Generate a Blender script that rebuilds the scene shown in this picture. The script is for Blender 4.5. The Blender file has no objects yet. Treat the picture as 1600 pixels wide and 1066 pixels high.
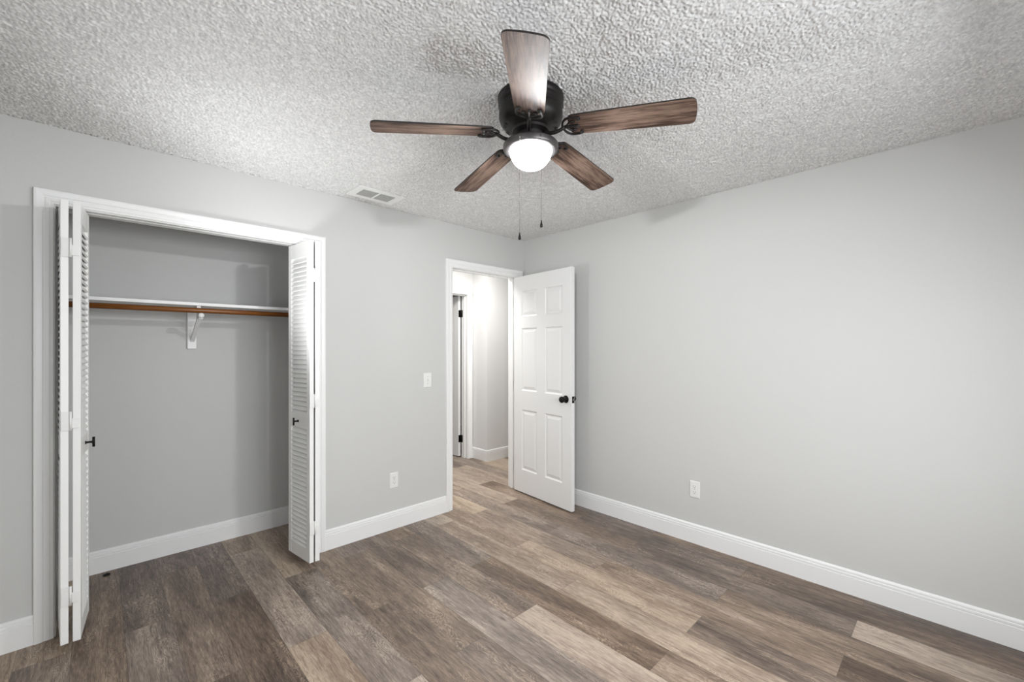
import bpy, math, random
from mathutils import Vector, Matrix
random.seed(7)
sc = bpy.context.scene
col = sc.collection
PI = math.pi

# ------------------------------------------------------------------ camera
cd = bpy.data.cameras.new('camera'); cam = bpy.data.objects.new('camera', cd); col.objects.link(cam)
CAM = Vector((-3.044, -2.997, 1.382))
cam.location = CAM
cam.rotation_euler = (PI/2, 0, math.radians(46.09 - 90))
cd.sensor_width = 36; cd.lens = 672/1600*36
cd.shift_y = 10.5/1600
cd.clip_start = 0.02
sc.camera = cam

# ------------------------------------------------------------------ light
w = bpy.data.worlds.new('sky'); sc.world = w; w.use_nodes = True
w.node_tree.nodes['Background'].inputs[0].default_value = (0.80, 0.88, 1.0, 1)
w.node_tree.nodes['Background'].inputs[1].default_value = 0.6

def area(name, loc, rot, sx, sy, power, colr=(1, 1, 1), spread=PI):
    l = bpy.data.lights.new(name, 'AREA'); l.shape = 'RECTANGLE'; l.size = sx; l.size_y = sy
    l.energy = power; l.color = colr; l.spread = spread
    o = bpy.data.objects.new(name, l); col.objects.link(o); o.location = loc; o.rotation_euler = rot
    return o
# soft fill lamps, added on the unseen left and rear sides of the room
area('left_fill', (-3.93, -2.35, 1.50), (0, math.radians(-62), 0), 1.15, 1.2, 3, (0.95, 0.975, 1))
area('rear_fill', (-1.9, -3.78, 1.50), (math.radians(52), 0, 0), 1.7, 1.2, 54, (0.95, 0.975, 1))
# hallway ceiling light
area('hall_light', (-0.42, 0.46, 2.42), (0, 0, 0), 1.1, 0.5, 22, (1, 0.98, 0.955))
# the photographer's flash, held near the closet and turned up towards the ceiling and the right wall
fl = bpy.data.lights.new('flash', 'SPOT'); fl.energy = 19; fl.color = (0.97, 0.985, 1); fl.shadow_soft_size = 0.10; fl.spot_size = math.radians(179); fl.spot_blend = 0.85
flo = bpy.data.objects.new('flash', fl); col.objects.link(flo); flo.location = (-2.62, -0.42, 1.45)
flo.rotation_euler = Vector((0.66, -0.42, 0.62)).to_track_quat('-Z', 'Y').to_euler()
LAMP = 1.35       # glow of the frosted glass bowl
BULB = 52.0
sc.view_settings.view_transform = 'Standard'; sc.view_settings.look = 'None'
sc.view_settings.gamma = 1; sc.view_settings.use_curve_mapping = False
sc.view_settings.exposure = 0.56

# ------------------------------------------------------------------ materials
def srgb(r, g, b):
    f = lambda c: (c/255/12.92) if c/255 <= 0.04045 else ((c/255+0.055)/1.055)**2.4
    return (f(r), f(g), f(b), 1)

class NT:
    def __init__(s, name):
        s.m = bpy.data.materials.new(name); s.m.use_nodes = True
        s.t = s.m.node_tree; s.b = s.t.nodes['Principled BSDF']
    def n(s, kind, **kw):
        nd = s.t.nodes.new('ShaderNode'+kind)
        for k, v in kw.items():
            if k.startswith('_'): nd.inputs[int(k[1:])].default_value = v
            elif k in nd.inputs.keys(): nd.inputs[k].default_value = v
            else: setattr(nd, k, v)
        return nd
    def l(s, a, b): s.t.links.new(a, b)
    def math(s, op, a, b=None, c=None, clamp=False):
        nd = s.t.nodes.new('ShaderNodeMath'); nd.operation = op; nd.use_clamp = clamp
        for i, v in enumerate((a, b, c)):
            if v is None: continue
            if isinstance(v, (int, float)): nd.inputs[i].default_value = v
            else: s.l(v, nd.inputs[i])
        return nd.outputs[0]
    def vmul(s, v, vec):
        nd = s.t.nodes.new('ShaderNodeVectorMath'); nd.operation = 'MULTIPLY'
        s.l(v, nd.inputs[0]); nd.inputs[1].default_value = vec; return nd.outputs[0]
    def vadd(s, v, u):
        nd = s.t.nodes.new('ShaderNodeVectorMath'); nd.operation = 'ADD'
        s.l(v, nd.inputs[0]); s.l(u, nd.inputs[1]); return nd.outputs[0]
    def noise(s, v, scale, detail=2, rough=0.5, dist=0):
        nd = s.n('TexNoise'); s.l(v, nd.inputs['Vector'])
        nd.inputs['Scale'].default_value = scale; nd.inputs['Detail'].default_value = detail
        nd.inputs['Roughness'].default_value = rough; nd.inputs['Distortion'].default_value = dist
        return nd.outputs['Fac']
    def ramp(s, f, stops, interp='LINEAR'):
        nd = s.n('ValToRGB'); s.l(f, nd.inputs[0]); cr = nd.color_ramp; cr.interpolation = interp
        while len(cr.elements) < len(stops): cr.elements.new(0.5)
        for e, (p, c) in zip(cr.elements, stops): e.position = p; e.color = c
        return nd.outputs[0]
    def mix(s, fac, a, b, mode='MIX'):
        nd = s.t.nodes.new('ShaderNodeMixRGB'); nd.blend_type = mode
        for i, v in enumerate((fac, a, b)):
            if isinstance(v, (int, float)): nd.inputs[i].default_value = v
            elif isinstance(v, tuple): nd.inputs[i].default_value = v
            else: s.l(v, nd.inputs[i])
        return nd.outputs[0]
    def bump(s, h, strength, dist):
        nd = s.n('Bump'); s.l(h, nd.inputs['Height'])
        nd.inputs['Strength'].default_value = strength; nd.inputs['Distance'].default_value = dist
        s.l(nd.outputs[0], s.b.inputs['Normal']); return nd

def plain(name, c, rough=0.5, metal=0.0, spec=0.5, bumpsc=None, bs=0.1, bd=0.001):
    m = NT(name); m.b.inputs['Base Color'].default_value = c
    m.b.inputs['Roughness'].default_value = rough; m.b.inputs['Metallic'].default_value = metal
    m.b.inputs['Specular IOR Level'].default_value = spec
    tc = m.n('TexCoord')
    f = m.noise(tc.outputs['Object'], bumpsc or 60, 3)
    if bumpsc: m.bump(f, bs, bd)
    r = m.math('MULTIPLY_ADD', f, 0.08, rough-0.04); m.l(r, m.b.inputs['Roughness'])
    return m.m

def wall_mat(name, c):
    m = NT(name); tc = m.n('TexCoord'); v = tc.outputs['Object']
    n1 = m.noise(v, 1.7, 3); n2 = m.noise(v, 95, 3, 0.6); n3 = m.noise(v, 30, 2)
    cc = m.mix(m.math('MULTIPLY', n1, 0.10), c, tuple(x*0.86 for x in c[:3])+(1,))
    m.l(cc, m.b.inputs['Base Color']); m.b.inputs['Roughness'].default_value = 0.62
    m.b.inputs['Specular IOR Level'].default_value = 0.3
    h = m.math('ADD', n2, m.math('MULTIPLY', n3, 0.8)); m.bump(h, 0.30, 0.0012)
    return m.m
M_wall = wall_mat('painted_drywall', srgb(205, 205, 203))
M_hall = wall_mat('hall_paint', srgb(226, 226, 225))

def ceiling_mat():
    m = NT('popcorn_ceiling');
    tc = m.n('TexCoord'); v = tc.outputs['Object']
    b = m.noise(v, 260, 2)
    m.bump(b, 0.5, 0.0012)
    m.l(m.ramp(m.noise(v, 85, 2), [(0.35, srgb(208, 208, 208)), (0.65, srgb(234, 234, 233))]), m.b.inputs['Base Color'])
    m.b.inputs['Roughness'].default_value = 0.9; m.b.inputs['Specular IOR Level'].default_value = 0.1
    return m.m
M_ceil = ceiling_mat()
M_trim = plain('white_trim_paint', srgb(238, 238, 237), 0.38, bumpsc=140, bs=0.05)
M_door = plain('white_door_paint', srgb(230, 230, 229), 0.36, bumpsc=160, bs=0.06)
M_louv = plain('white_louver_paint', srgb(240, 240, 238), 0.42, bumpsc=120, bs=0.08)
M_hinge = plain('white_painted_metal', srgb(236, 236, 234), 0.3)
M_black = plain('matte_black_metal', srgb(22, 21, 21), 0.35, 0.6)
M_bronze = plain('dark_bronze_metal', srgb(30, 27, 26), 0.42, 0.35)
M_bronze_lit = plain('bronze_lit_grey', srgb(92, 90, 90), 0.35, 0.7)  # dark bronze, paled for the light reflected by the fan fitter
M_plate = plain('white_plastic', srgb(232, 232, 230), 0.3)
M_slot = plain('socket_slot', srgb(38, 36, 35), 0.6)
M_dark = plain('duct_shade', srgb(45, 45, 45), 0.8)
M_vent = plain('vent_enamel', srgb(232, 232, 230), 0.4)
M_slat = plain('vent_slat_shaded', srgb(168, 168, 166), 0.45)  # vent enamel greyed: the shade on the slats is in the colour
M_chain = plain('chain_metal', srgb(150, 148, 145), 0.3, 0.8)
M_rubber = plain('black_rubber', srgb(18, 14, 12), 0.6)

def rod_mat():
    m = NT('varnished_rod'); tc = m.n('TexCoord')
    v = m.vmul(tc.outputs['Object'], (1.2, 30, 30)); n = m.noise(v, 3, 4, 0.6, 0.4)
    m.l(m.ramp(n, [(0.3, srgb(90, 50, 16)), (0.7, srgb(140, 84, 28))]), m.b.inputs['Base Color'])
    m.b.inputs['Roughness'].default_value = 0.35; return m.m
M_rod = rod_mat()

def blade_mat():
    m = NT('weathered_blade_wood'); tc = m.n('TexCoord'); v = tc.outputs['Object']
    wv = m.vmul(v, (0.9, 12, 4)); n0 = m.noise(m.vmul(v, (2.2, 9, 1)), 1.6, 3, 0.5)
    n1 = m.noise(wv, 5, 6, 0.65, 0.5); n2 = m.noise(m.vmul(v, (5, 150, 20)), 3, 3, 0.6)
    f = m.math('ADD', m.math('MULTIPLY', n1, 0.62), m.math('MULTIPLY', n2, 0.38))
    f = m.math('ADD', f, m.math('MULTIPLY', m.math('SUBTRACT', n0, 0.5), 0.35))
    c = m.ramp(f, [(0.38, srgb(44, 31, 25)), (0.47, srgb(84, 65, 55)), (0.58, srgb(128, 107, 94))])
    m.l(c, m.b.inputs['Base Color']); m.b.inputs['Roughness'].default_value = 0.6; m.b.inputs['Specular IOR Level'].default_value = 0.22
    m.bump(n2, 0.15, 0.0006); return m.m
M_blade = blade_mat()
M_edge = plain('blade_edge_dark', srgb(30, 26, 24), 0.5)

def bowl_mat():
    m = NT('lit_frosted_glass'); m.b.inputs['Base Color'].default_value = (0.9, 0.9, 0.9, 1)
    m.b.inputs['Roughness'].default_value = 0.25
    # glow of the glass, set weaker towards its rim
    m.b.inputs['Emission Color'].default_value = (0.98, 0.99, 1.0, 1)
    tc = m.n('TexCoord'); sx = m.n('SeparateXYZ'); m.l(tc.outputs['Object'], sx.inputs[0])
    dn = m.math('DIVIDE', m.math('SUBTRACT', -0.2245, sx.outputs[2]), 0.080, clamp=True)   # 0 at the rim, 1 at the bottom
    m.l(m.math('MULTIPLY', m.ramp(dn, [(0.0, (.3, .3, .3, 1)), (0.45, (1, 1, 1, 1))]), LAMP), m.b.inputs['Emission Strength'])
    t = m.t; tr = t.nodes.new('ShaderNodeBsdfTransparent'); mx = t.nodes.new('ShaderNodeMixShader'); mx.inputs[0].default_value = 0.5
    m.l(tr.outputs[0], mx.inputs[1]); m.l(m.b.outputs[0], mx.inputs[2]); m.l(mx.outputs[0], t.nodes['Material Output'].inputs[0])
    return m.m
M_bowl = bowl_mat()

def floor_mat():
    m = NT('vinyl_plank_floor')
    uv = m.n('UVMap'); uv.uv_map = 'plank'
    at = m.n('Attribute'); at.attribute_name = 'plank_tone'
    sep = m.n('SeparateColor'); m.l(at.outputs['Color'], sep.inputs[0])
    tone, r1, r2 = sep.outputs[0], sep.outputs[1], sep.outputs[2]
    off = m.n('CombineXYZ'); m.l(m.math('MULTIPLY', r1, 37.0), off.inputs[0]); m.l(m.math('MULTIPLY', r2, 23.0), off.inputs[1])
    m.l(m.math('MULTIPLY', r1, 11.0), off.inputs[2])
    v = m.vadd(uv.outputs[0], off.outputs[0])       # u along the plank in metres, v across
    # broad drifts of light and dark along a plank
    broad = m.noise(m.vmul(v, (1.6, 9.0, 1)), 1.0, 3, 0.55, 0.3)
    streak = m.noise(m.vmul(v, (9.0, 85.0, 1)), 1.0, 5, 0.66, 0.5)
    fine = m.noise(m.vmul(v, (26.0, 420.0, 1)), 1.0, 3, 0.6)
    # cathedral figure: warped rings stretched along the plank
    wob = m.n('TexNoise'); m.l(m.vmul(v, (4.5, 13, 1)), wob.inputs['Vector']); wob.inputs['Scale'].default_value = 1.0; wob.inputs['Detail'].default_value = 2
    wob2 = m.n('TexNoise'); m.l(m.vmul(v, (55, 110, 1)), wob2.inputs['Vector']); wob2.inputs['Scale'].default_value = 1.0; wob2.inputs['Detail'].default_value = 2
    ring = m.math('SINE', m.math('ADD', m.math('MULTIPLY', wob.outputs['Fac'], 150.0), m.math('MULTIPLY', wob2.outputs['Fac'], 6.0)))
    ring = m.math('MULTIPLY_ADD', ring, 0.5, 0.5)
    ring = m.math('POWER', ring, 2.2)
    mask = m.noise(m.vmul(v, (2.1, 8.0, 1)), 1.0, 1)
    mask = m.ramp(mask, [(0.50, (0, 0, 0, 1)), (0.64, (1, 1, 1, 1))])
    ring = m.math('MULTIPLY', ring, mask)
    t = m.math('MULTIPLY_ADD', m.math('SUBTRACT', broad, 0.5), 0.95, tone)
    t = m.math('ADD', t, m.math('MULTIPLY', m.math('SUBTRACT', streak, 0.5), 1.15))
    t = m.math('ADD', t, m.math('MULTIPLY', m.math('SUBTRACT', fine, 0.5), 0.95))
    t = m.math('ADD', t, m.math('MULTIPLY', ring, 0.30), clamp=True)
    warm = m.ramp(t, [(0.0, srgb(72, 59, 50)), (0.3, srgb(108, 91, 77)), (0.6, srgb(143, 124, 105)), (1.0, srgb(188, 170, 149))])
    cool = m.ramp(t, [(0.0, srgb(66, 59, 56)), (0.3, srgb(103, 94, 88)), (0.6, srgb(139, 127, 118)), (1.0, srgb(186, 172, 158))])
    c = m.mix(m.math('MULTIPLY', r2, 0.9), warm, cool)
    c = m.mix(1.0, c, (1.02, 1.01, 1.01, 1), 'MULTIPLY')
    # knots
    vo = m.n('TexVoronoi'); m.l(m.vmul(v, (3.2, 8.5, 1)), vo.inputs['Vector']); vo.inputs['Scale'].default_value = 1.0
    k = m.ramp(vo.outputs['Distance'], [(0.0, (1, 1, 1, 1)), (0.05, (0.6, 0.6, 0.6, 1)), (0.12, (0, 0, 0, 1))])
    sc2 = m.n('SeparateColor'); m.l(vo.outputs['Color'], sc2.inputs[0])
    kk = m.math('MULTIPLY', k, m.math('GREATER_THAN', sc2.outputs[0], 0.62))
    c = m.mix(m.math('MULTIPLY', kk, 0.65), c, srgb(58, 46, 38))
    # plank edges (v from 0 to 0.1786, u from 0 to 1.22)
    sx = m.n('SeparateXYZ'); m.l(uv.outputs[0], sx.inputs[0])
    def edge(x, L, wd):
        d = m.math('MINIMUM', x, m.math('SUBTRACT', L, x))
        return m.math('LESS_THAN', d, wd)
    e = m.math('MAXIMUM', edge(sx.outputs[0], 1.22, 0.0011), edge(sx.outputs[1], 0.1786, 0.0011))
    c = m.mix(m.math('MULTIPLY', e, 0.45), c, srgb(56, 46, 40))
    m.l(c, m.b.inputs['Base Color'])
    m.l(m.math('MULTIPLY_ADD', streak, 0.16, 0.36), m.b.inputs['Roughness'])
    m.b.inputs['Specular IOR Level'].default_value = 0.4
    h = m.math('SUBTRACT', m.math('ADD', fine, m.math('MULTIPLY', streak, 0.6)), m.math('MULTIPLY', e, 1.5))
    m.bump(h, 0.18, 0.0008)
    return m.m
M_floor = floor_mat()

def glass_mat():
    m = NT('window_glass'); t = m.t
    tr = t.nodes.new('ShaderNodeBsdfTransparent'); gl = t.nodes.new('ShaderNodeBsdfGlossy'); gl.inputs['Roughness'].default_value = 0.02
    mx = t.nodes.new('ShaderNodeMixShader'); mx.inputs[0].default_value = 0.06
    t.links.new(tr.outputs[0], mx.inputs[1]); t.links.new(gl.outputs[0], mx.inputs[2])
    t.links.new(mx.outputs[0], t.nodes['Material Output'].inputs[0]); return m.m
M_glass = glass_mat()

# ------------------------------------------------------------------ mesh builder
class MB:
    def __init__(s): s.v = []; s.f = []; s.mi = []; s.sm = []
    def add(s, vs, fs, mi=0, smooth=False, M=None):
        o = len(s.v)
        for p in vs:
            p = Vector(p)
            s.v.append(tuple(M @ p) if M is not None else tuple(p))
        for f in fs: s.f.append([o+i for i in f]); s.mi.append(mi); s.sm.append(smooth)
        return s
    def box(s, x0, x1, y0, y1, z0, z1, mi=0, M=None, bev=0.0):
        if bev > 0: return s.bbox(x0, x1, y0, y1, z0, z1, bev, mi, M)
        vs = [(x, y, z) for x in (x0, x1) for y in (y0, y1) for z in (z0, z1)]
        return s.add(vs, [(0,1,3,2), (4,6,7,5), (0,4,5,1), (2,3,7,6), (0,2,6,4), (1,5,7,3)], mi, False, M)
    def bbox(s, x0, x1, y0, y1, z0, z1, b, mi=0, M=None):
        # chamfered box: 24 vertices
        X, Y, Z = (x0, x1), (y0, y1), (z0, z1)
        c = lambda a, i: a[i] + (b if i == 0 else -b)
        vs = []; idx = {}
        for i in (0, 1):
            for j in (0, 1):
                for k in (0, 1):
                    for ax in range(3):
                        p = [c(X, i), c(Y, j), c(Z, k)]
                        p[ax] = (X[i], Y[j], Z[k])[ax]
                        idx[(i, j, k, ax)] = len(vs); vs.append(p)
        fs = []
        for a in (0, 1):
            fs.append([idx[(a, 0, 0, 0)], idx[(a, 1, 0, 0)], idx[(a, 1, 1, 0)], idx[(a, 0, 1, 0)]])
            fs.append([idx[(0, a, 0, 1)], idx[(0, a, 1, 1)], idx[(1, a, 1, 1)], idx[(1, a, 0, 1)]])
            fs.append([idx[(0, 0, a, 2)], idx[(1, 0, a, 2)], idx[(1, 1, a, 2)], idx[(0, 1, a, 2)]])
        for i in (0, 1):
            for j in (0, 1):
                fs.append([idx[(i, j, 0, 0)], idx[(i, j, 1, 0)], idx[(i, j, 1, 1)], idx[(i, j, 0, 1)]])
                fs.append([idx[(i, 0, j, 0)], idx[(i, 1, j, 0)], idx[(i, 1, j, 2)], idx[(i, 0, j, 2)]])
                fs.append([idx[(0, i, j, 1)], idx[(1, i, j, 1)], idx[(1, i, j, 2)], idx[(0, i, j, 2)]])
                for k in (0, 1):
                    fs.append([idx[(i, j, k, 0)], idx[(i, j, k, 1)], idx[(i, j, k, 2)]])
        return s.add(vs, fs, mi, False, M)
    def lathe(s, prof, seg=48, mi=0, M=None, smooth=True, close=True):
        vs = []; fs = []
        n = len(prof)
        for k in range(seg):
            a = 2*PI*k/seg
            for r, z in prof: vs.append((r*math.cos(a), r*math.sin(a), z))
        for k in range(seg):
            k2 = (k+1) % seg
            for i in range(n-1): fs.append((k*n+i, k2*n+i, k2*n+i+1, k*n+i+1))
        s.add(vs, fs, mi, smooth, M)
        return s
    def tube(s, pts, rad, seg=10, mi=0, M=None, flat=1.0, caps=True):
        pts = [Vector(p) for p in pts]; n = len(pts)
        rads = rad if isinstance(rad, (list, tuple)) else [rad]*n
        vs = []; fs = []
        T = [(pts[min(i+1, n-1)]-pts[max(i-1, 0)]).normalized() for i in range(n)]
        ref = Vector((0, 0, 1)) if abs(T[0].z) < 0.9 else Vector((1, 0, 0))
        for i in range(n):
            u = T[i].cross(ref)
            if u.length < 1e-4: u = Vector((1, 0, 0))
            u.normalize(); v = u.cross(T[i]).normalized(); ref = v
            for k in range(seg):
                a = 2*PI*k/seg
                vs.append(pts[i]+u*math.cos(a)*rads[i]+v*math.sin(a)*rads[i]*flat)
        for i in range(n-1):
            for k in range(seg):
                k2 = (k+1) % seg
                fs.append((i*seg+k, i*seg+k2, (i+1)*seg+k2, (i+1)*seg+k))
        if caps:
            fs.append(list(range(seg))[::-1]); fs.append([(n-1)*seg+k for k in range(seg)])
        return s.add(vs, fs, mi, True, M)
    def build(s, name, mats, parent=None, loc=(0, 0, 0), rot=(0, 0, 0), recalc=True):
        me = bpy.data.meshes.new(name); me.from_pydata(s.v, [], s.f)
        for mt in (mats if isinstance(mats, (list, tuple)) else [mats]): me.materials.append(mt)
        for p, mi, sm in zip(me.polygons, s.mi, s.sm): p.material_index = mi; p.use_smooth = sm
        me.update()
        if recalc:
            import bmesh
            bm = bmesh.new(); bm.from_mesh(me); bmesh.ops.recalc_face_normals(bm, faces=bm.faces[:]); bm.to_mesh(me); bm.free()
        o = bpy.data.objects.new(name, me); col.objects.link(o)
        o.location = loc; o.rotation_euler = rot
        if parent: o.parent = parent
        return o

def structure(o, label=None):
    o['kind'] = 'structure'
    if label: o['label'] = label
    return o
def thing(o, label, cat, group=None):
    o['label'] = label; o['category'] = cat
    if group: o['group'] = group
    return o
def empty(name, loc=(0, 0, 0), rz=0):
    o = bpy.data.objects.new(name, None); col.objects.link(o); o.location = loc; o.rotation_euler = (0, 0, rz)
    o.empty_display_size = 0.1
    return o
def shade_by_angle(o, deg=35):
    me = o.data
    for p in me.polygons: p.use_smooth = True
    me.set_sharp_from_angle(angle=math.radians(deg)) if hasattr(me, 'set_sharp_from_angle') else None

# ------------------------------------------------------------------ room shell
H = 2.44
XL, YR = -3.80, -3.65          # left wall and wall behind the camera
T = 0.115
CX0, CX1, CZ = -3.190, -2.000, 2.060    # closet opening
DX0, DX1, DZ = -0.866, -0.096, 2.066    # bedroom door opening
J = 0.018                                # jamb thickness
CLB = 0.667                              # closet back wall
CLL, CLR = -3.42, -1.72

# floor: every plank a face of its own with its printed tone
def floor():
    import bmesh
    W, L = 0.1786, 1.22
    X0, X1, Y0, Y1 = XL-0.1, 2.0, YR-0.1, 3.3
    tones = {(-1, 1): .84, (-1, 0): .40, (-1, -1): .45, (0, 1): .33, (0, 0): .42, (0, 2): .52, (1, 1): .72, (1, 0): .60, (1, 2): .42, (1, -1): .8,
             (2, 1): .70, (2, 2): .28, (2, 0): .55, (3, 1): .50, (3, 0): .58, (3, 2): .12, (3, -1): .85, (4, 1): .42, (4, 2): .36, (4, 0): .5, (4, -1): .5, (5, 2): .72,
             (5, 1): .34, (5, 0): .38, (5, -1): .78, (6, 1): .30, (6, 2): .24, (6, 0): .40, (6, -1): .75, (7, 0): .4, (7, 1): .34, (7, 2): .3,
             (-2, 1): .50, (-2, 0): .36, (-3, 0): .44, (-3, 1): .42, (-3, -1): .4, (-4, 1): .34, (-4, 0): .42, (-5, -1): .74, (-5, 0): .44, (-5, 1): .62,
             (-6, 0): .62, (-6, 1): .68, (-7, 0): .26, (-7, 1): .24, (-7, -1): .36, (-8, 0): .42, (-8, -1): .36, (-9, 0): .44, (-9, -1): .30, (-10, 0): .34, (-10, -1): .36, (-11, 0): .40}
    me = bpy.data.meshes.new('floor'); vs = []; fs = []; uvs = []; cols = []
    k = math.floor((X0+1.344)/W)
    while -1.344+k*W < X1:
        x0 = -1.344+k*W; x1 = x0+W
        base = -0.20 if k % 2 else -0.86+1.22
        if k % 2 == 0: base = 0.36
        # plank index 0 starts at y = base (odd rows: -0.20, even rows: 0.36)
        for j in range(-4, 5):
            ya = base - j*L; yb = ya - L
            if yb > Y1 or ya < Y0: continue
            rnd = random.Random(k*131+j*17+5)
            tn = tones.get((k, j), 0.36+0.34*rnd.random() if j >= 0 else 0.45+0.4*rnd.random())
            a, b, c = tn, rnd.random(), rnd.random()
            xx0, xx1, yy0, yy1 = max(x0, X0), min(x1, X1), max(yb, Y0), min(ya, Y1)
            o = len(vs)
            vs += [(xx0, yy0, 0), (xx1, yy0, 0), (xx1, yy1, 0), (xx0, yy1, 0)]
            fs.append((o, o+1, o+2, o+3))
            uvs += [(ya-y, x-x0) for x, y in ((xx0, yy0), (xx1, yy0), (xx1, yy1), (xx0, yy1))]
            cols += [(a, b, c, 1)]*4
        k += 1
    nv = len(vs)
    vs += [(X0, Y0, -0.1), (X1, Y0, -0.1), (X1, Y1, -0.1), (X0, Y1, -0.1)]
    fs.append((nv+3, nv+2, nv+1, nv))
    uvs += [(0, 0)]*4; cols += [(.4, .5, .5, 1)]*4
    me.from_pydata(vs, [], fs)
    ul = me.uv_layers.new(name='plank'); ca = me.color_attributes.new('plank_tone', 'FLOAT_COLOR', 'CORNER')
    ul = me.uv_layers['plank']; ca = me.color_attributes['plank_tone']
    for i in range(len(me.loops)): ul.data[i].uv = uvs[i]; ca.data[i].color = cols[i]
    me.materials.append(M_floor)
    o = bpy.data.objects.new('floor', me); col.objects.link(o); structure(o, 'grey-brown wood plank vinyl floor')
floor()

def ceiling():
    """popcorn plaster: the room's ceiling is a fine grid whose surface really rises and falls by a few millimetres"""
    import numpy as np
    rng = np.random.default_rng(3)
    x0, x1, y0, y1, st = XL, 0.0, YR, 0.0, 0.0033
    nx = int((x1-x0)/st)+1; ny = int((y1-y0)/st)+1
    g = rng.standard_normal((ny, nx))
    fy = np.fft.fftfreq(ny, d=(y1-y0)/(ny-1))[:, None]; fx = np.fft.fftfreq(nx, d=(x1-x0)/(nx-1))[None, :]
    f = np.sqrt(fx*fx+fy*fy)
    def band(c, w_): return np.real(np.fft.ifft2(np.fft.fft2(g)*np.exp(-((f-c)/w_)**2)))
    a = band(62, 48); a /= a.std()
    c = band(12, 8); c /= c.std()
    h = 1/(1+np.exp(-1.5*(a+0.15*c)))
    h = 0.0080*h+0.0004*c
    X, Y = np.meshgrid(np.linspace(x0, x1, nx), np.linspace(y0, y1, ny))
    co = np.stack([X, Y, H-h+0.0038], -1).reshape(-1, 3).astype(np.float32)
    i = np.arange((ny-1)*nx).reshape(ny-1, nx)[:, :-1].ravel()
    quads = np.stack([i, i+nx, i+nx+1, i+1], 1)       # facing down
    nv = len(co); nq = len(quads)
    bx = np.array([(x, y, z) for x in (XL-.12, 2.0) for y in (YR-.12, 3.3) for z in (H+.005, H+.1)], np.float32)
    bf = np.array([(0,1,3,2), (4,6,7,5), (0,4,5,1), (2,3,7,6), (0,2,6,4), (1,5,7,3)])+nv
    co = np.concatenate([co, bx]); fs = np.concatenate([quads, bf])
    me = bpy.data.meshes.new('ceiling')
    me.vertices.add(len(co)); me.vertices.foreach_set('co', co.ravel())
    me.loops.add(len(fs)*4); me.loops.foreach_set('vertex_index', fs.ravel().astype(np.int32))
    me.polygons.add(len(fs)); me.polygons.foreach_set('loop_start', np.arange(0, len(fs)*4, 4, dtype=np.int32))
    me.polygons.foreach_set('loop_total', np.full(len(fs), 4, dtype=np.int32))
    sm = np.ones(len(fs), dtype=bool); sm[nq:] = False
    me.update(calc_edges=True); me.polygons.foreach_set('use_smooth', sm)
    me.materials.append(M_ceil); me.validate()
    o = bpy.data.objects.new('ceiling', me); col.objects.link(o)
    return structure(o, 'white popcorn textured ceiling')
ceiling()

# back wall with the closet opening and the doorway
m = MB()
m.box(XL-.12, CX0-J, 0, T, 0, H); m.box(CX0-J, CX1+J, 0, T, CZ+J, H); m.box(CX1+J, DX0-J, 0, T, 0, H)
m.box(DX0-J, DX1+J, 0, T, DZ+J, H); m.box(DX1+J, 0.0, 0, T, 0, H)
structure(m.build('wall_back', M_wall))
structure(MB().box(0, T, YR, T, 0, H).build('wall_right', M_wall))
# left wall with an unseen window opening, added for the fill lamp
WY0, WY1, WZ0, WZ1 = -2.95, -1.75, 0.88, 2.03
m = MB(); m.box(XL-.12, XL, YR-.12, WY0, 0, H); m.box(XL-.12, XL, WY1, 0, 0, H); m.box(XL-.12, XL, WY0, WY1, 0, WZ0); m.box(XL-.12, XL, WY0, WY1, WZ1, H)
structure(m.build('wall_left', M_wall))
RX0, RX1 = -2.75, -1.05  # unseen rear window opening, added for the fill lamp
m = MB(); m.box(XL, RX0, YR-.12, YR, 0, H); m.box(RX1, T, YR-.12, YR, 0, H); m.box(RX0, RX1, YR-.12, YR, 0, WZ0); m.box(RX0, RX1, YR-.12, YR, WZ1, H)
structure(m.build('wall_front', M_wall))
def window(name, M, w_, h_):
    # local: x across, y outwards through the wall, z up
    f = MB()
    for a in ((0, w_, 0, .05), (0, w_, h_-.05, h_), (0, w_, h_/2-.02, h_/2+.02)): f.box(a[0], a[1], .03, .09, a[2], a[3], M=M)
    for a in (0, w_-.05): f.box(a, a+.05, .03, .09, .05, h_-.05, M=M)
    f.box(-.06, w_+.06, -.05, .03, -.03, 0, M=M)
    o = structure(f.build(name, M_trim))
    g = MB().box(.05, w_-.05, .055, .06, .05, h_-.05, M=M).build('pane', M_glass, o)
    return o
window('window_1', Matrix.Translation((XL, WY0, WZ0)) @ Matrix.Rotation(PI/2, 4, 'Z'), WY1-WY0, WZ1-WZ0)
window('window_2', Matrix.Translation((RX1, YR, WZ0)) @ Matrix.Rotation(PI, 4, 'Z'), RX1-RX0, WZ1-WZ0)

# closet
structure(MB().box(CLL-.1, CLR+.1, CLB, CLB+.1, 0, H).build('wall_closet_back', M_wall))
structure(MB().box(CLL-.1, CLL, T, CLB, 0, H).build('wall_closet_left', M_wall))
structure(MB().box(CLR, CLR+.1, T, CLB, 0, H).build('wall_closet_right', M_wall))

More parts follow.
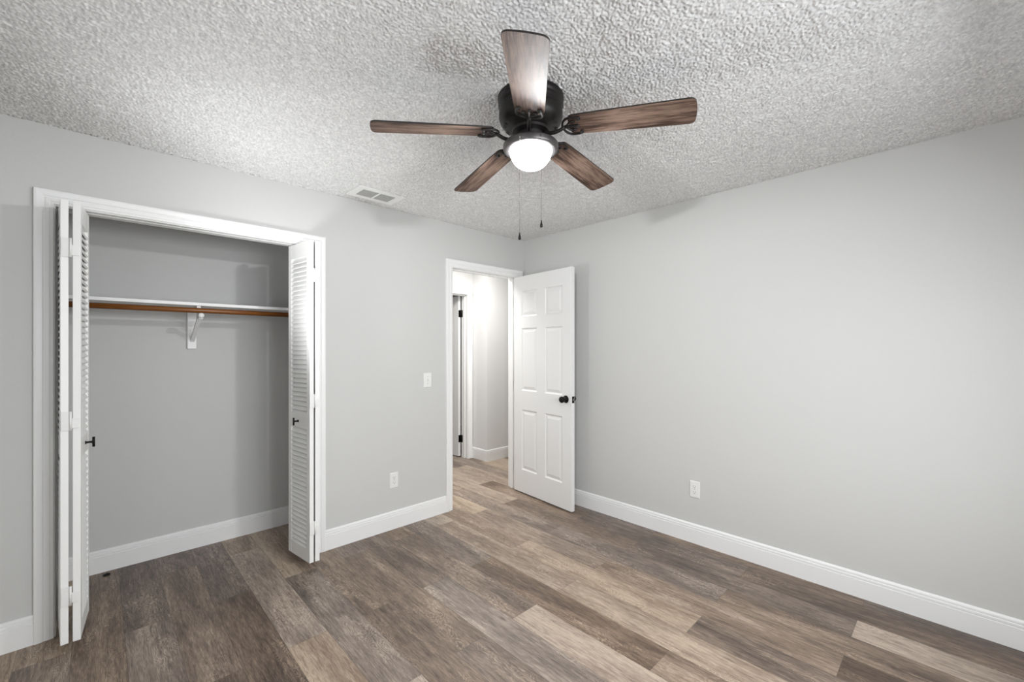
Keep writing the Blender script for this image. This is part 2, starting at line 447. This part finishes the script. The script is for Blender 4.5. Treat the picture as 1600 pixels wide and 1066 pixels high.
# hallway
HY, HX, HY2 = 1.25, 0.355, 0.975
HDX0, HDX1, HDZ = -0.50, 0.272, 2.04
m = MB(); m.box(-1.62, HDX0-J, HY, HY+.12, 0, H); m.box(HDX0-J, HDX1+J, HY, HY+.12, HDZ+J, H); m.box(HDX1+J, HX, HY, HY+.12, 0, H)
structure(m.build('wall_hall_back', M_hall))
structure(MB().box(HX, 1.9, HY2, HY+.12, 0, H).build('wall_hall_corner', M_hall))
structure(MB().box(-1.62, -1.52, T, HY, 0, H).build('wall_hall_left', M_hall))
structure(MB().box(1.8, 1.9, T, HY2, 0, H).build('wall_hall_end', M_hall))
structure(MB().box(T, 1.9, T-.1, T, 0, H).build('wall_hall_front', M_hall))
m = MB(); m.box(-1.62, 1.9, 3.1, 3.2, 0, H); m.box(-1.62, -1.52, HY+.12, 3.1, 0, H); m.box(1.8, 1.9, HY+.12, 3.1, 0, H)
structure(m.build('wall_far_room', M_hall))

# baseboards: profile swept along a run
BP = [(0, 0), (.0145, 0), (.0145, .097), (.0105, .099), (.0105, .1025), (.014, .1045), (.0135, .113), (.0085, .1155), (.0085, .119), (.0115, .121), (.0105, .128), (.004, .135), (0, .136)]
def sweep(name, prof, path, normals, mat, label=None):
    # path: list of (x, y) points; normals: offset direction of each point (mitred), prof: (out, z)
    m = MB(); n = len(prof); vs = []; fs = []
    for (x, y), (nx, ny) in zip(path, normals):
        for o, z in prof: vs.append((x+nx*o, y+ny*o, z))
    for i in range(len(path)-1):
        for k in range(n-1): fs.append((i*n+k, (i+1)*n+k, (i+1)*n+k+1, i*n+k+1))
        
    fs.append(list(range(n))); fs.append([(len(path)-1)*n+k for k in range(n)][::-1])
    m.add(vs, fs); return structure(m.build(name, mat), label)
COUT = 0.066
sweep('baseboard_back', BP, [(CX1+COUT+.005, 0), (DX0-COUT+.002, 0)], [(0, -1)]*2, M_trim)
sweep('baseboard_left_back', BP, [(XL, 0), (CX0-COUT-.005, 0)], [(0, -1)]*2, M_trim)
sweep('baseboard_right', BP, [(0, -.0205), (0, YR)], [(-1, 0)]*2, M_trim)
sweep('baseboard_left', BP, [(XL, -.015), (XL, YR)], [(1, 0)]*2, M_trim)
sweep('baseboard_front', BP, [(XL+.015, YR), (-.015, YR)], [(0, 1)]*2, M_trim)
sweep('baseboard_closet_back', BP, [(CLL, CLB), (CLR, CLB)], [(0, -1)]*2, M_trim)
sweep('baseboard_closet_left', BP, [(CLL, T), (CLL, CLB-.015)], [(1, 0)]*2, M_trim)
sweep('baseboard_closet_right', BP, [(CLR, T), (CLR, CLB-.015)], [(-1, 0)]*2, M_trim)
sweep('baseboard_hall', BP, [(HX, HY), (HX, HY2), (1.8, HY2)], [(-1, 0), (-1, -1), (0, -1)], M_trim)

# door casings: moulded profile mitred round three sides of an opening
CP = [(0, 0), (0, .009), (.003, .011), (.012, .011), (.015, .0135), (.026, .0145), (.029, .012), (.034, .012), (.038, .016), (.056, .0185), (.064, .0175), (.066, .015), (.066, 0)]
def casing(name, x0, x1, z1, y, d, outer_clip=None, label=None):
    m = MB(); n = len(CP); vs = []; fs = []
    path = [((x0, 0), (-1, 0)), ((x0, z1), (-1, 1)), ((x1, z1), (1, 1)), ((x1, 0), (1, 0))]
    for (x, z), (ox, oz) in path:
        for wd, t in CP: vs.append((x+ox*wd, y+d*t, z+oz*wd))
    for i in range(3):
        for k in range(n-1): fs.append((i*n+k, (i+1)*n+k, (i+1)*n+k+1, i*n+k+1))
    fs.append(list(range(n))); fs.append([3*n+k for k in range(n)])
    m.add(vs, fs)
    return structure(m.build(name, M_trim), label)
casing('trim_1', CX0-.005, CX1+.005, CZ+.005, 0, -1, label='white casing around the closet opening')
casing('trim_2', DX0-.003, DX1+.003, DZ+.003, 0, -1, label='white casing around the doorway')
casing('trim_3', DX0-.005, DX1+.005, DZ+.005, T, 1)
casing('trim_4', HDX0-.005, HDX1+.005, HDZ+.005, HY, -1, label='white casing around the hallway doorway')
def jamb(name, x0, x1, z1, y0, y1, stop=None):
    m = MB(); m.box(x0-J, x0, y0, y1, 0, z1+J, bev=.001); m.box(x1, x1+J, y0, y1, 0, z1+J, bev=.001); m.box(x0, x1, y0, y1, z1, z1+J, bev=.001)
    if stop:
        a, b = stop
        m.box(x0, x0+.011, a, b, 0, z1-.011, bev=.001); m.box(x1-.011, x1, a, b, 0, z1-.011, bev=.001); m.box(x0, x1, a, b, z1-.011, z1, bev=.001)
    return structure(m.build(name, M_trim))
jamb('trim_5', CX0, CX1, CZ, 0.0005, T)
dj = jamb('trim_6', DX0, DX1, DZ, 0.0005, T, (.042, .078))
jamb('trim_7', HDX0, HDX1, HDZ, HY+.0005, HY+.12, (HY+.045, HY+.078))
# strike plate on the left jamb of the doorway
s_ = MB().box(DX0, DX0+.0015, .010, .034, .925, .985); s_.build('strike_plate', M_black, dj)

# ------------------------------------------------------------------ six panel doors
def moulded_slab(m, wd, ht, th, rects, Mx):
    """slab from x 0..wd, y 0..th, z 0..ht with raised panels (rects x0,x1,z0,z1) on both broad faces"""
    xs = sorted({0, wd} | {r[0] for r in rects} | {r[1] for r in rects}); zs = sorted({0, ht} | {r[2] for r in rects} | {r[3] for r in rects})
    for side in (0, 1):
        y = 0 if side == 0 else th; inw = 1 if side == 0 else -1
        for i in range(len(xs)-1):
            for j in range(len(zs)-1):
                x0, x1, z0, z1 = xs[i], xs[i+1], zs[j], zs[j+1]
                inside = any(r[0] <= x0 and r[1] >= x1 and r[2] <= z0 and r[3] >= z1 for r in rects)
                if not inside: m.add([(x0, y, z0), (x1, y, z0), (x1, y, z1), (x0, y, z1)], [(0, 1, 2, 3)], M=Mx)
        for x0, x1, z0, z1 in rects:
            steps = [(0, 0), (.004, .003), (.011, .0085), (.017, .0085), (.040, .002), (.042, .0018)]
            loops = []
            for ins, dep in steps:
                yy = y+inw*dep
                loops.append([(x0+ins, yy, z0+ins), (x1-ins, yy, z0+ins), (x1-ins, yy, z1-ins), (x0+ins, yy, z1-ins)])
            vs = [p for l in loops for p in l]; fs = []
            for a in range(len(loops)-1):
                for k in range(4): fs.append((a*4+k, a*4+(k+1) % 4, (a+1)*4+(k+1) % 4, (a+1)*4+k))
            b = (len(loops)-1)*4; fs.append((b, b+1, b+2, b+3)); m.add(vs, fs, M=Mx)
    m.add([(0, 0, 0), (wd, 0, 0), (wd, th, 0), (0, th, 0), (0, 0, ht), (wd, 0, ht), (wd, th, ht), (0, th, ht)],
          [(0, 1, 2, 3), (4, 5, 6, 7), (0, 3, 7, 4), (1, 2, 6, 5)], M=Mx)
def six_rects(wd, ht):
    s, c = .108, .105
    a0, a1 = s, (wd-c)/2; b0, b1 = (wd+c)/2, wd-s
    rows = [(.215, .785), (.965, 1.555), (1.665, 1.905)]
    return [(x0, x1, z0, z1) for x0, x1 in ((a0, a1), (b0, b1)) for z0, z1 in rows]
# bedroom door: hinged at the right jamb, swung into the room
DW, DH, DT = 0.757, 2.048, 0.035
ang = math.radians(264.9)
pin = Vector((-0.098, -0.006, 0.012))
door = empty('door_1', pin); door.rotation_euler = (0, 0, ang); structure(door, 'white six panel door standing open against the right wall')
# local x along the door away from the hinge; local -y is the hall-side face that shows
m = MB(); moulded_slab(m, DW, DH, DT, six_rects(DW, DH), Matrix.Translation((0.004, -DT-.002, 0)))
slab = m.build('door_slab', M_door, door, recalc=True)
kz = 0.935
def knob_prof(): return [(0, 0), (.031, 0), (.0325, .003), (.030, .007), (.020, .011), (.0125, .014), (.0115, .030), (.015, .035), (.024, .040), (.0275, .047), (.0275, .056), (.022, .064), (.012, .068), (0, .069)]
kb = MB().lathe(knob_prof(), 40, M=Matrix.Translation((DW-.06, -DT-.002, kz)) @ Matrix.Rotation(PI/2, 4, 'X'))
o = kb.build('door_knob', M_black, door); o['label'] = 'round black knob on the hall side face'
kb = MB().lathe(knob_prof(), 40, M=Matrix.Translation((DW-.06, -.002, kz)) @ Matrix.Rotation(-PI/2, 4, 'X'))
o = kb.build('door_knob', M_black, door); o['label'] = 'round black knob on the room side face'
m = MB(); m.box(DW+.004, DW+.0055, -.031, -.006, kz-.028, kz+.028); m.box(DW+.004, DW+.013, -.025, -.012, kz-.008, kz+.008, 1)
o = m.build('latch', [M_black, M_chain], door)
def hinge_mb(Mx, hh=.09):
    m = MB()
    m.lathe([(0, -hh/2-.004), (.0045, -hh/2-.002), (.0062, -hh/2), (.0062, hh/2), (.0045, hh/2+.002), (0, hh/2+.004)], 14, M=Mx)
    return m
for z in (.22, 1.02, 1.82):
    m = hinge_mb(Matrix.Translation((0, 0, z))); m.box(.0015, .004, -.034, -.003, z-.045, z+.045)
    m.build('hinge', M_bronze_lit, door)
# hallway door: hinged at its right jamb, swung away into the room beyond
hd = empty('door_2', (HDX1-.001, HY+.128, 0.012)); hd.rotation_euler = (0, 0, math.radians(91)); structure(hd, 'white door with black hinges in the hallway')
m = MB(); moulded_slab(m, DW, 2.022, DT, six_rects(DW, 2.02), Matrix.Translation((.006, .004, 0))); m.build('door_slab', M_door, hd)
for z in (.22, 1.80):
    m = hinge_mb(Matrix.Translation((-.002, -.002, z))); m.box(.0035, .006, .002, .036, z-.045, z+.045)
    m.box(-.033, -.002, -.002, .0005, z-.045, z+.045)
    m.build('hinge', M_black, hd)

# ------------------------------------------------------------------ louvered bifold doors
BPW, BPH, BPT = 0.286, 2.005, 0.0262
def louver_panel():
    """x 0..BPW along the panel, room-side face at y=0, closet-side face at y=BPT, z 0..BPH"""
    m = MB(); st = .040
    m.box(0, st, 0, BPT, 0, BPH, bev=.0015); m.box(BPW-st, BPW, 0, BPT, 0, BPH, bev=.0015)
    for z0, z1 in ((0, .082), (.828, .918), (1.915, BPH)): m.box(st, BPW-st, .0008, BPT-.0008, z0, z1)
    for z0, z1 in ((.082, .828), (.918, 1.915)):
        n = round((z1-z0)/.0295); p = (z1-z0)/n
        for i in range(n):
            c = z0+(i+.5)*p
            # slat tilts down towards the room side
            a = [(-.0008, c-.0190), (.0045, c-.0245), (BPT+.0005, c+.0145), (BPT-.0045, c+.0200)]
            a = [(yy, max(z0-.001, min(z1+.001, zz))) for yy, zz in a]
            vs = [(x, yy, zz) for x in (st, BPW-st) for yy, zz in a]
            m.add(vs, [(0, 1, 2, 3), (4, 7, 6, 5), (0, 4, 5, 1), (1, 5, 6, 2), (2, 6, 7, 3), (3, 7, 4, 0)])
    return m
PM = louver_panel()
def tbar(Mx):
    m = MB()
    m.lathe([(0, 0), (.008, 0), (.008, .002), (.0052, .004), (.0048, .020), (.008, .026), (0, .026)], 16, M=Mx)
    m.tube([Mx @ Vector((-.024, 0, .029)), Mx @ Vector((.024, 0, .029))], .0052, 12)
    return m
def bifold(name, panels, hinge_x, hinge_y, label, knob_panel, knob_x, knob_z):
    """panels: (near point, far point, which side of the line the room face lies: +1 = +x side)"""
    root = empty(name, (hinge_x, hinge_y, .045))
    base = Vector((hinge_x, hinge_y))
    for i, (nr, fr, side) in enumerate(panels):
        nr = Vector(nr); fr = Vector(fr); d = (fr-nr).normalized()
        ang = math.atan2(d.y, d.x)
        # local x runs from the fold into the closet; the room-side face is y=0, thickness to +y (left of direction)
        if side > 0:   # room face on the +x side: y axis (left of +y direction = -x) points away: good
            Mx = Matrix.Translation((nr.x-base.x, nr.y-base.y, 0)) @ Matrix.Rotation(ang, 4, 'Z')
        else:          # room face on the -x side: mirror
            Mx = Matrix.Translation((nr.x-base.x, nr.y-base.y, 0)) @ Matrix.Rotation(ang, 4, 'Z') @ Matrix.Scale(-1, 4, (0, 1, 0))
        mm = MB(); mm.add(PM.v, PM.f, M=Mx)
        pn = mm.build('louvered_panel', M_louv, root)
        if i == knob_panel:
            K = Mx @ Matrix.Translation((knob_x, 0, knob_z)) @ Matrix.Rotation(PI/2, 4, 'X') @ Matrix.Rotation(PI/2, 4, 'Z')
            kn = tbar(K).build('knob', M_black, pn)
    for z in (.215, 1.005, 1.79):
        m = MB(); g = .0045
        m.tube([(0, -.006, z-.043), (0, -.006, z+.043)], .0042, 10)
        m.box(-.031, -.004, -.0035, -.0002, z-.043, z+.043, bev=.0008)
        m.box(-.029, -.006, -.0042, -.003, z-.018, z+.018)
        m.box(.004, .028, -.0035, -.0002, z-.034, z+.012, bev=.0008)
        for sx_, sz_ in ((-.018, .031), (-.018, -.031), (.018, .003), (.014, -.022)):
            m.lathe([(0, -.0008), (.003, -.0006), (.0032, .0006)], 10, M=Matrix.Translation((sx_, -.0038, z+sz_)) @ Matrix.Rotation(PI/2, 4, 'X'), mi=1)
        hg = m.build('hinge', [M_hinge, M_plate], root)
    # top and bottom pivots
    return thing(root, label, 'closet door')
# left pair: fold near x=-3.134, right panel carries the knob on its outer (+x) face
yn = -0.208
bifold('bifold_door', [((-3.166, yn), (-3.188, yn+.285), -1), ((-3.101, yn), (-3.0765, yn+.285), 1)], -3.1335, yn,
       'white louvered bifold door folded against the left side of the closet opening', 1, .150, .877)
yn = -0.212
bifold('bifold_door', [((-2.1005, yn), (-2.138, yn+.283), -1), ((-2.0405, yn), (-2.017, yn+.283), 1)], -2.0705, yn,
       'white louvered bifold door folded at the right side of the closet opening', 0, .150, .868)
# overhead track of the bifold doors
m = MB(); m.box(CX0, CX1, .046, .078, CZ-.003, CZ)
structure(m.build('trim_8', M_hinge), 'white metal track under the closet header')

# ------------------------------------------------------------------ closet fittings
thing(MB().box(CLL, CLR, .362, CLB, 1.650, 1.670, bev=.0015).build('closet_shelf', M_trim), 'long white painted shelf across the inside of the closet', 'shelf')
r = MB(); r.tube([(x, .378, 1.620) for x in (CLL, (CLL+CLR)/2, CLR)], .0165, 24)
thing(r.build('closet_rod', M_rod), 'brown varnished wooden rod hanging under the closet shelf', 'closet rod')
br = empty('shelf_bracket', (-2.580, CLB, 1.375)); thing(br, 'white painted bracket on the closet wall holding the shelf and rod', 'bracket')
MB().box(-.025, .025, -.019, 0, 0, .275, bev=.0015).build('wall_block', M_trim, br)
# strut rises forwards from the block to the rod, with an arm under the shelf and a cup around the rod
m = MB(); 
pts = [(0.002, -.019, .055), (0.003, -.025, .062), (0.008, -.262, .205), (.010, -.300, .200), (.010, -.310, .216)]
vs = []; fs = []
for (x, y, z) in pts:
    for dx in (-.011, .011):
        for dz in (-.010, .010): vs.append((x+dx, y, z+dz))
for i in range(len(pts)-1):
    a = i*4; b = a+4
    fs += [(a, a+1, b+1, b), (a+2, b+2, b+3, a+3), (a, b, b+2, a+2), (a+1, a+3, b+3, b+1)]
fs += [(0, 2, 3, 1), (16, 17, 19, 18)]
m.add(vs, fs); m.build('strut', M_trim, br)
MB().box(-.010, .012, -.292, -.019, .262, .2745, bev=.001).build('arm', M_trim, br)
MB().lathe([(0, 0), (.014, 0), (.0155, .003), (.0155, .016), (.013, .019), (0, .019)], 24, M=Matrix.Translation((.010, -.308, .213)) @ Matrix.Rotation(PI/2, 4, 'X')).build('end_cap', M_plate, br)

# small dark ring on the closet floor
a = MB(); a.tube([(.013*math.cos(t*PI/12), .013*math.sin(t*PI/12), .004) for t in range(25)], .004, 8, caps=False)
o = a.build('rubber_ring', M_rubber, None, (-3.006, .592, 0)); thing(o, 'tiny black ring lying on the closet floor next to the baseboard', 'ring')

# ------------------------------------------------------------------ switch and outlets
def cover(m, w_, h_):
    # bevelled plate in local x,z facing -y
    t = .006
    lo = [(-w_/2, 0, -h_/2), (w_/2, 0, -h_/2), (w_/2, 0, h_/2), (-w_/2, 0, h_/2)]
    i = .004
    mid = [(x, -.003, z) for x, _, z in lo]
    hi = [(-w_/2+i, -t, -h_/2+i), (w_/2-i, -t, -h_/2+i), (w_/2-i, -t, h_/2-i), (-w_/2+i, -t, h_/2-i)]
    fs = [(0, 1, 5, 4), (1, 2, 6, 5), (2, 3, 7, 6), (3, 0, 4, 7), (4, 5, 9, 8), (5, 6, 10, 9), (6, 7, 11, 10), (7, 4, 8, 11), (8, 9, 10, 11), (3, 2, 1, 0)]
    m.add(lo+mid+hi, fs)
RX = Matrix.Rotation(PI/2, 4, 'X')
def outlet(loc, rz, label):
    root = empty('wall_outlet', loc, rz); thing(root, label, 'outlet')
    m = MB(); cover(m, .072, .117); m.build('cover_plate', M_plate, root)
    for s in (-1, 1):
        zc = s*.0195
        m = MB(); n = 20; vs = [(0, -.0078, zc)]
        ring = [(max(-.0165, min(.0165, .0175*math.cos(2*PI*k/n))), .0145*math.sin(2*PI*k/n)) for k in range(n)]
        vs = [(x, -.0078, zc+z) for x, z in ring] + [(x, -.0055, zc+z) for x, z in ring]
        m.add(vs, [list(range(n))]+[(k, (k+1) % n, n+(k+1) % n, n+k) for k in range(n)])
        re = m.build('receptacle', M_plate, root)
        m = MB()
        m.box(-.0075, -.0055, -.0084, -.007, zc+.001, zc+.009); m.box(.0055, .0075, -.0084, -.007, zc+.0015, zc+.0085)
        m.lathe([(0, .0007), (.0026, .0007), (.0026, 0)], 12, M=Matrix.Translation((0, -.0077, zc-.0065)) @ RX)
        m.build('slots', M_slot, re)
    MB().lathe([(0, .001), (.0025, .0008), (.003, 0)], 12, M=Matrix.Translation((0, -.006, 0)) @ RX).build('screw', M_chain, root)
outlet((-1.414, 0, .369), 0, 'white duplex outlet low on the wall between the closet and the doorway')
outlet((0, -1.702, .379), -PI/2, 'white duplex outlet low on the bare right wall')
root = empty('light_switch', (-1.114, 0, 1.119)); thing(root, 'white toggle light switch beside the doorway', 'light switch')
m = MB(); cover(m, .072, .117); m.build('cover_plate', M_plate, root)
MB().add([(-.005, -.006, -.012), (.005, -.006, -.012), (.005, -.006, .012), (-.005, -.006, .012), (-.004, -.016, .002), (.004, -.016, .002), (.004, -.015, .010), (-.004, -.015, .010)],
         [(0, 1, 5, 4), (1, 2, 6, 5), (2, 3, 7, 6), (3, 0, 4, 7), (4, 5, 6, 7)]).build('toggle', M_plate, root)
for z in (-.03, .03):
    MB().lathe([(0, .001), (.0025, .0008), (.003, 0)], 12, M=Matrix.Translation((0, -.006, z)) @ RX).build('screw', M_chain, root)

# ------------------------------------------------------------------ ceiling vent
vx, vy = -1.658, -.199
vent = empty('ceiling_vent', (vx, vy, H)); thing(vent, 'white metal air vent with two louvered banks on the ceiling near the closet wall', 'vent')
VW, VD = .330, .208
m = MB(); ix, iy = .118, .066; c = .006
zt, zb = -.002, -.009
for (x0, x1, y0, y1) in ((-VW/2, VW/2, -VD/2, -iy), (-VW/2, VW/2, iy, VD/2), (-VW/2, -ix, -iy, iy), (ix, VW/2, -iy, iy), (-c, c, -iy, iy)):
    m.box(x0, x1, y0, y1, zb, 0, bev=.0008)
m.build('vent_frame', M_vent, vent)
MB().box(-ix, ix, -iy, iy, -.0015, -.0005).build('duct_shade_sheet', M_dark, vent)  # flat dark sheet painted in for the shade inside the duct
for s in (-1, 1):
    m = MB()
    n = 5
    for i in range(n):
        y = -iy+(i+.5)*2*iy/n
        Mx = Matrix.Translation((s*(ix+c)/2, y, -.0055)) @ Matrix.Rotation(math.radians(-8), 4, 'X')
        m.box(-(ix-c)/2, (ix-c)/2, -.0085, .0085, -.0005, .0005, M=Mx)
    m.build('louver_bank', M_slat, vent)

# ------------------------------------------------------------------ ceiling fan
FX, FY = -1.7245, -1.7405
fan = empty('ceiling_fan', (FX, FY, H)); thing(fan, 'five blade ceiling fan with dark bronze motor and a lit white glass bowl', 'ceiling fan')
prof = [(0, 0), (.136, 0), (.139, -.004), (.139, -.018), (.135, -.022), (.133, -.028), (.137, -.032), (.137, -.040), (.131, -.046), (.129, -.060), (.134, -.066), (.1345, -.090), (.128, -.108), (.112, -.124), (.092, -.134), (.080, -.140), (.078, -.150), (.055, -.154), (0, -.154)]
o = MB().lathe(prof, 72).build('motor_housing', M_bronze, fan); shade_by_angle(o, 30)
# air slots around the housing
m = MB(); vs = []
for da in [-.16+.32*i/6 for i in range(7)]:
    for rr, zz in ((.1145, -.1235), (.103, -.1295)): vs.append(((rr+.0012)*math.cos(da), (rr+.0012)*math.sin(da), zz-.0012))
m.add(vs, [(2*i, 2*i+2, 2*i+3, 2*i+1) for i in range(6)])
sl0 = m.build('air_slot', M_rubber, fan)
for k in range(1, 10):
    sl = sl0.copy(); col.objects.link(sl); sl.parent = fan; sl.rotation_euler = (0, 0, 2*PI*k/10)
o = MB().lathe([(0, -.150), (.050, -.150), (.052, -.154), (.052, -.194), (.058, -.198), (0, -.198)], 48).build('switch_housing', M_bronze_lit, fan); shade_by_angle(o, 30)
lk = MB().lathe([(0, -.194), (.060, -.194), (.100, -.1955), (.113, -.199), (.1165, -.204), (.1165, -.219), (.114, -.2235), (.109, -.226), (.100, -.2275), (.092, -.228), (.089, -.224), (0, -.222)], 72).build('light_fitter', M_bronze_lit, fan); shade_by_angle(lk, 30)
bw = []
for i in range(17):
    t = i/16*PI/2; bw.append((.0885*math.cos(t)**.96 if i < 16 else 0, -.2245-.080*math.sin(t)))
bowl = MB().lathe(bw, 64).build('glass_bowl', M_bowl, fan); bowl['label'] = 'glowing frosted white glass bowl'
shade_by_angle(bowl, 180)

# the bulb inside the bowl
bl = bpy.data.lights.new('bulb_light', 'POINT'); bl.energy = BULB; bl.shadow_soft_size = 0.028; bl.color = (0.98, 0.99, 1.0)
blo = bpy.data.objects.new('bulb_light', bl); col.objects.link(blo); blo.parent = fan; blo.location = (0, 0, -.241)
# blades
R0, R1 = .168, .650
def blade_outline():
    pts = []
    def hw(x): return .057+(.070-.057)*((x-R0)/(R1-R0))**.8 if x > R0 else .057
    # root end rounded, tip gently bowed
    for t in [i/8 for i in range(9)]:
        a = PI-PI/2*t-0; 
    top = []
    rc = .022
    for i in range(6):
        a = PI-i/5*PI/2; top.append((R0+rc+rc*math.cos(a), (hw(R0)-rc)+rc*math.sin(a)))
    for i in range(1, 10):
        x = R0+rc+(R1-.029-R0-rc)*i/9; top.append((x, hw(x)))
    rt_ = .026
    for i in range(1, 6):
        a = PI/2-i/5*PI/2; top.append((R1-.026-.003+rt_*math.cos(a)+.0, (.070-rt_)+rt_*math.sin(a)))
    top.append((R1-.001, .025)); top.append((R1, .0))
    bot = [(x, -y) for x, y in reversed(top[:-1])]
    return top+bot
OUT = blade_outline()
def blade_mesh():
    m = MB(); n = len(OUT); t = .0028
    vs = [(x, y, -t) for x, y in OUT]+[(x, y, t) for x, y in OUT]
    m.add(vs, [list(range(n))[::-1], [n+i for i in range(n)]], 0)
    m.add(vs, [(i, (i+1) % n, n+(i+1) % n, n+i) for i in range(n)], 1)
    return m
def spiral(cx, cy, r0, r1, a0, a1, z, n=16):
    return [(cx+(r0+(r1-r0)*i/n)*math.cos(a0+(a1-a0)*i/n), cy+(r0+(r1-r0)*i/n)*math.sin(a0+(a1-a0)*i/n), z) for i in range(n+1)]
def bez(p0, p1, p2, p3, n=14):
    o = []
    for i in range(n+1):
        t = i/n; q = 1-t
        o.append(tuple(q**3*a+3*q*q*t*b+3*q*t*t*c+t**3*d for a, b, c, d in zip(p0, p1, p2, p3)))
    return o
def iron_mesh(dz):
    """blade holder: curved arm from the motor, then a scrolled fork screwed under the blade (blade plane z=0)"""
    m = MB(); zb = -.0078
    m.tube(bez((.060, 0, dz), (.085, 0, dz-.026), (.112, 0, zb-.026), (.150, 0, zb)), [.0085]*4+[.0075]*11, 10)
    for s in (-1, 1):
        m.tube(bez((.140, 0, zb), (.146, s*.045, zb), (.170, s*.060, zb), (.212, s*.046, zb))+spiral(.212, s*.038, .008, .003, s*PI/2, s*-PI*.7, zb, 8)[1:], .0048, 8)
        m.tube(bez((.150, 0, zb), (.165, s*.010, zb), (.178, s*.040, zb), (.192, s*.024, zb))+[(.186, s*.016, zb)], .0040, 8)
        m.lathe([(0, -.004), (.005, -.003), (.0055, 0)], 12, M=Matrix.Translation((.211, s*.038, zb-.003)))
    m.tube(bez((.148, 0, zb), (.170, 0, zb), (.190, 0, zb), (.206, 0, zb)), [.006]*10+[.0065]*5, 8)
    m.lathe([(0, -.004), (.006, -.003), (.007, .003)], 12, M=Matrix.Translation((.205, 0, zb-.003)))
    # thin mounting plate against the blade
    n = 20; pl = [(.176+.036*math.cos(2*PI*k/n), .036*math.sin(2*PI*k/n)) for k in range(n)]
    return m
bmesh_o = blade_mesh(); 
b0 = None
ph0 = 3.878
TX, TY = .014, -.010
for i in range(5):
    a = ph0-i*2*PI/5
    zb = -.140 + .62*(math.cos(a)*TX+math.sin(a)*TY)*.8
    if b0 is None:
        b0 = bmesh_o.build('blade', [M_blade, M_edge], fan)
        i0 = iron_mesh(-.012).build('blade_iron', M_bronze, b0)
        b = b0
    else:
        b = b0.copy(); col.objects.link(b); b.parent = fan
        ir = i0.copy(); col.objects.link(ir); ir.parent = b
    b.rotation_mode = 'XYZ'
    b.rotation_euler = (Matrix.Rotation(a, 4, 'Z') @ Matrix.Rotation(math.radians(4.7), 4, 'Y') @ Matrix.Rotation(math.radians(-10), 4, 'X')).to_euler()
    b.location = (0, 0, zb)

# pull chains, hanging in front of the bowl
fwd = Vector((math.cos(math.radians(46.09)), math.sin(math.radians(46.09)), 0)); rgt = Vector((fwd.y, -fwd.x, 0))
for dl, zend, lab in ((-.049, 1.808, 'pull chain of the light'), (.037, 1.857, 'pull chain of the fan')):
    p = -fwd*.120+rgt*dl
    q = p*(.112/p.length)
    m = MB(); ztop = -.208; zbot = zend-H
    zb2 = zbot+.030
    m.tube([(q.x, q.y, ztop), (q.x*1.06, q.y*1.06, ztop-.004), (p.x, p.y, ztop-.012), (p.x, p.y, zb2)], .0010, 6)
    k = 0; z = ztop-.014
    while z > zb2:
        m.lathe([(0, .0015), (.0013, .0008), (.0013, -.0008), (0, -.0015)], 6, M=Matrix.Translation((p.x, p.y, z))); z -= .0042
    ch = m.build('pull_chain', M_chain, fan)
    fb = MB().lathe([(0, .030), (.0022, .029), (.0025, .024), (.0030, .020), (.0055, .010), (.0058, .006), (.0040, .001), (0, 0)], 16, M=Matrix.Translation((p.x, p.y, zbot))).build('fob', M_bronze, ch)
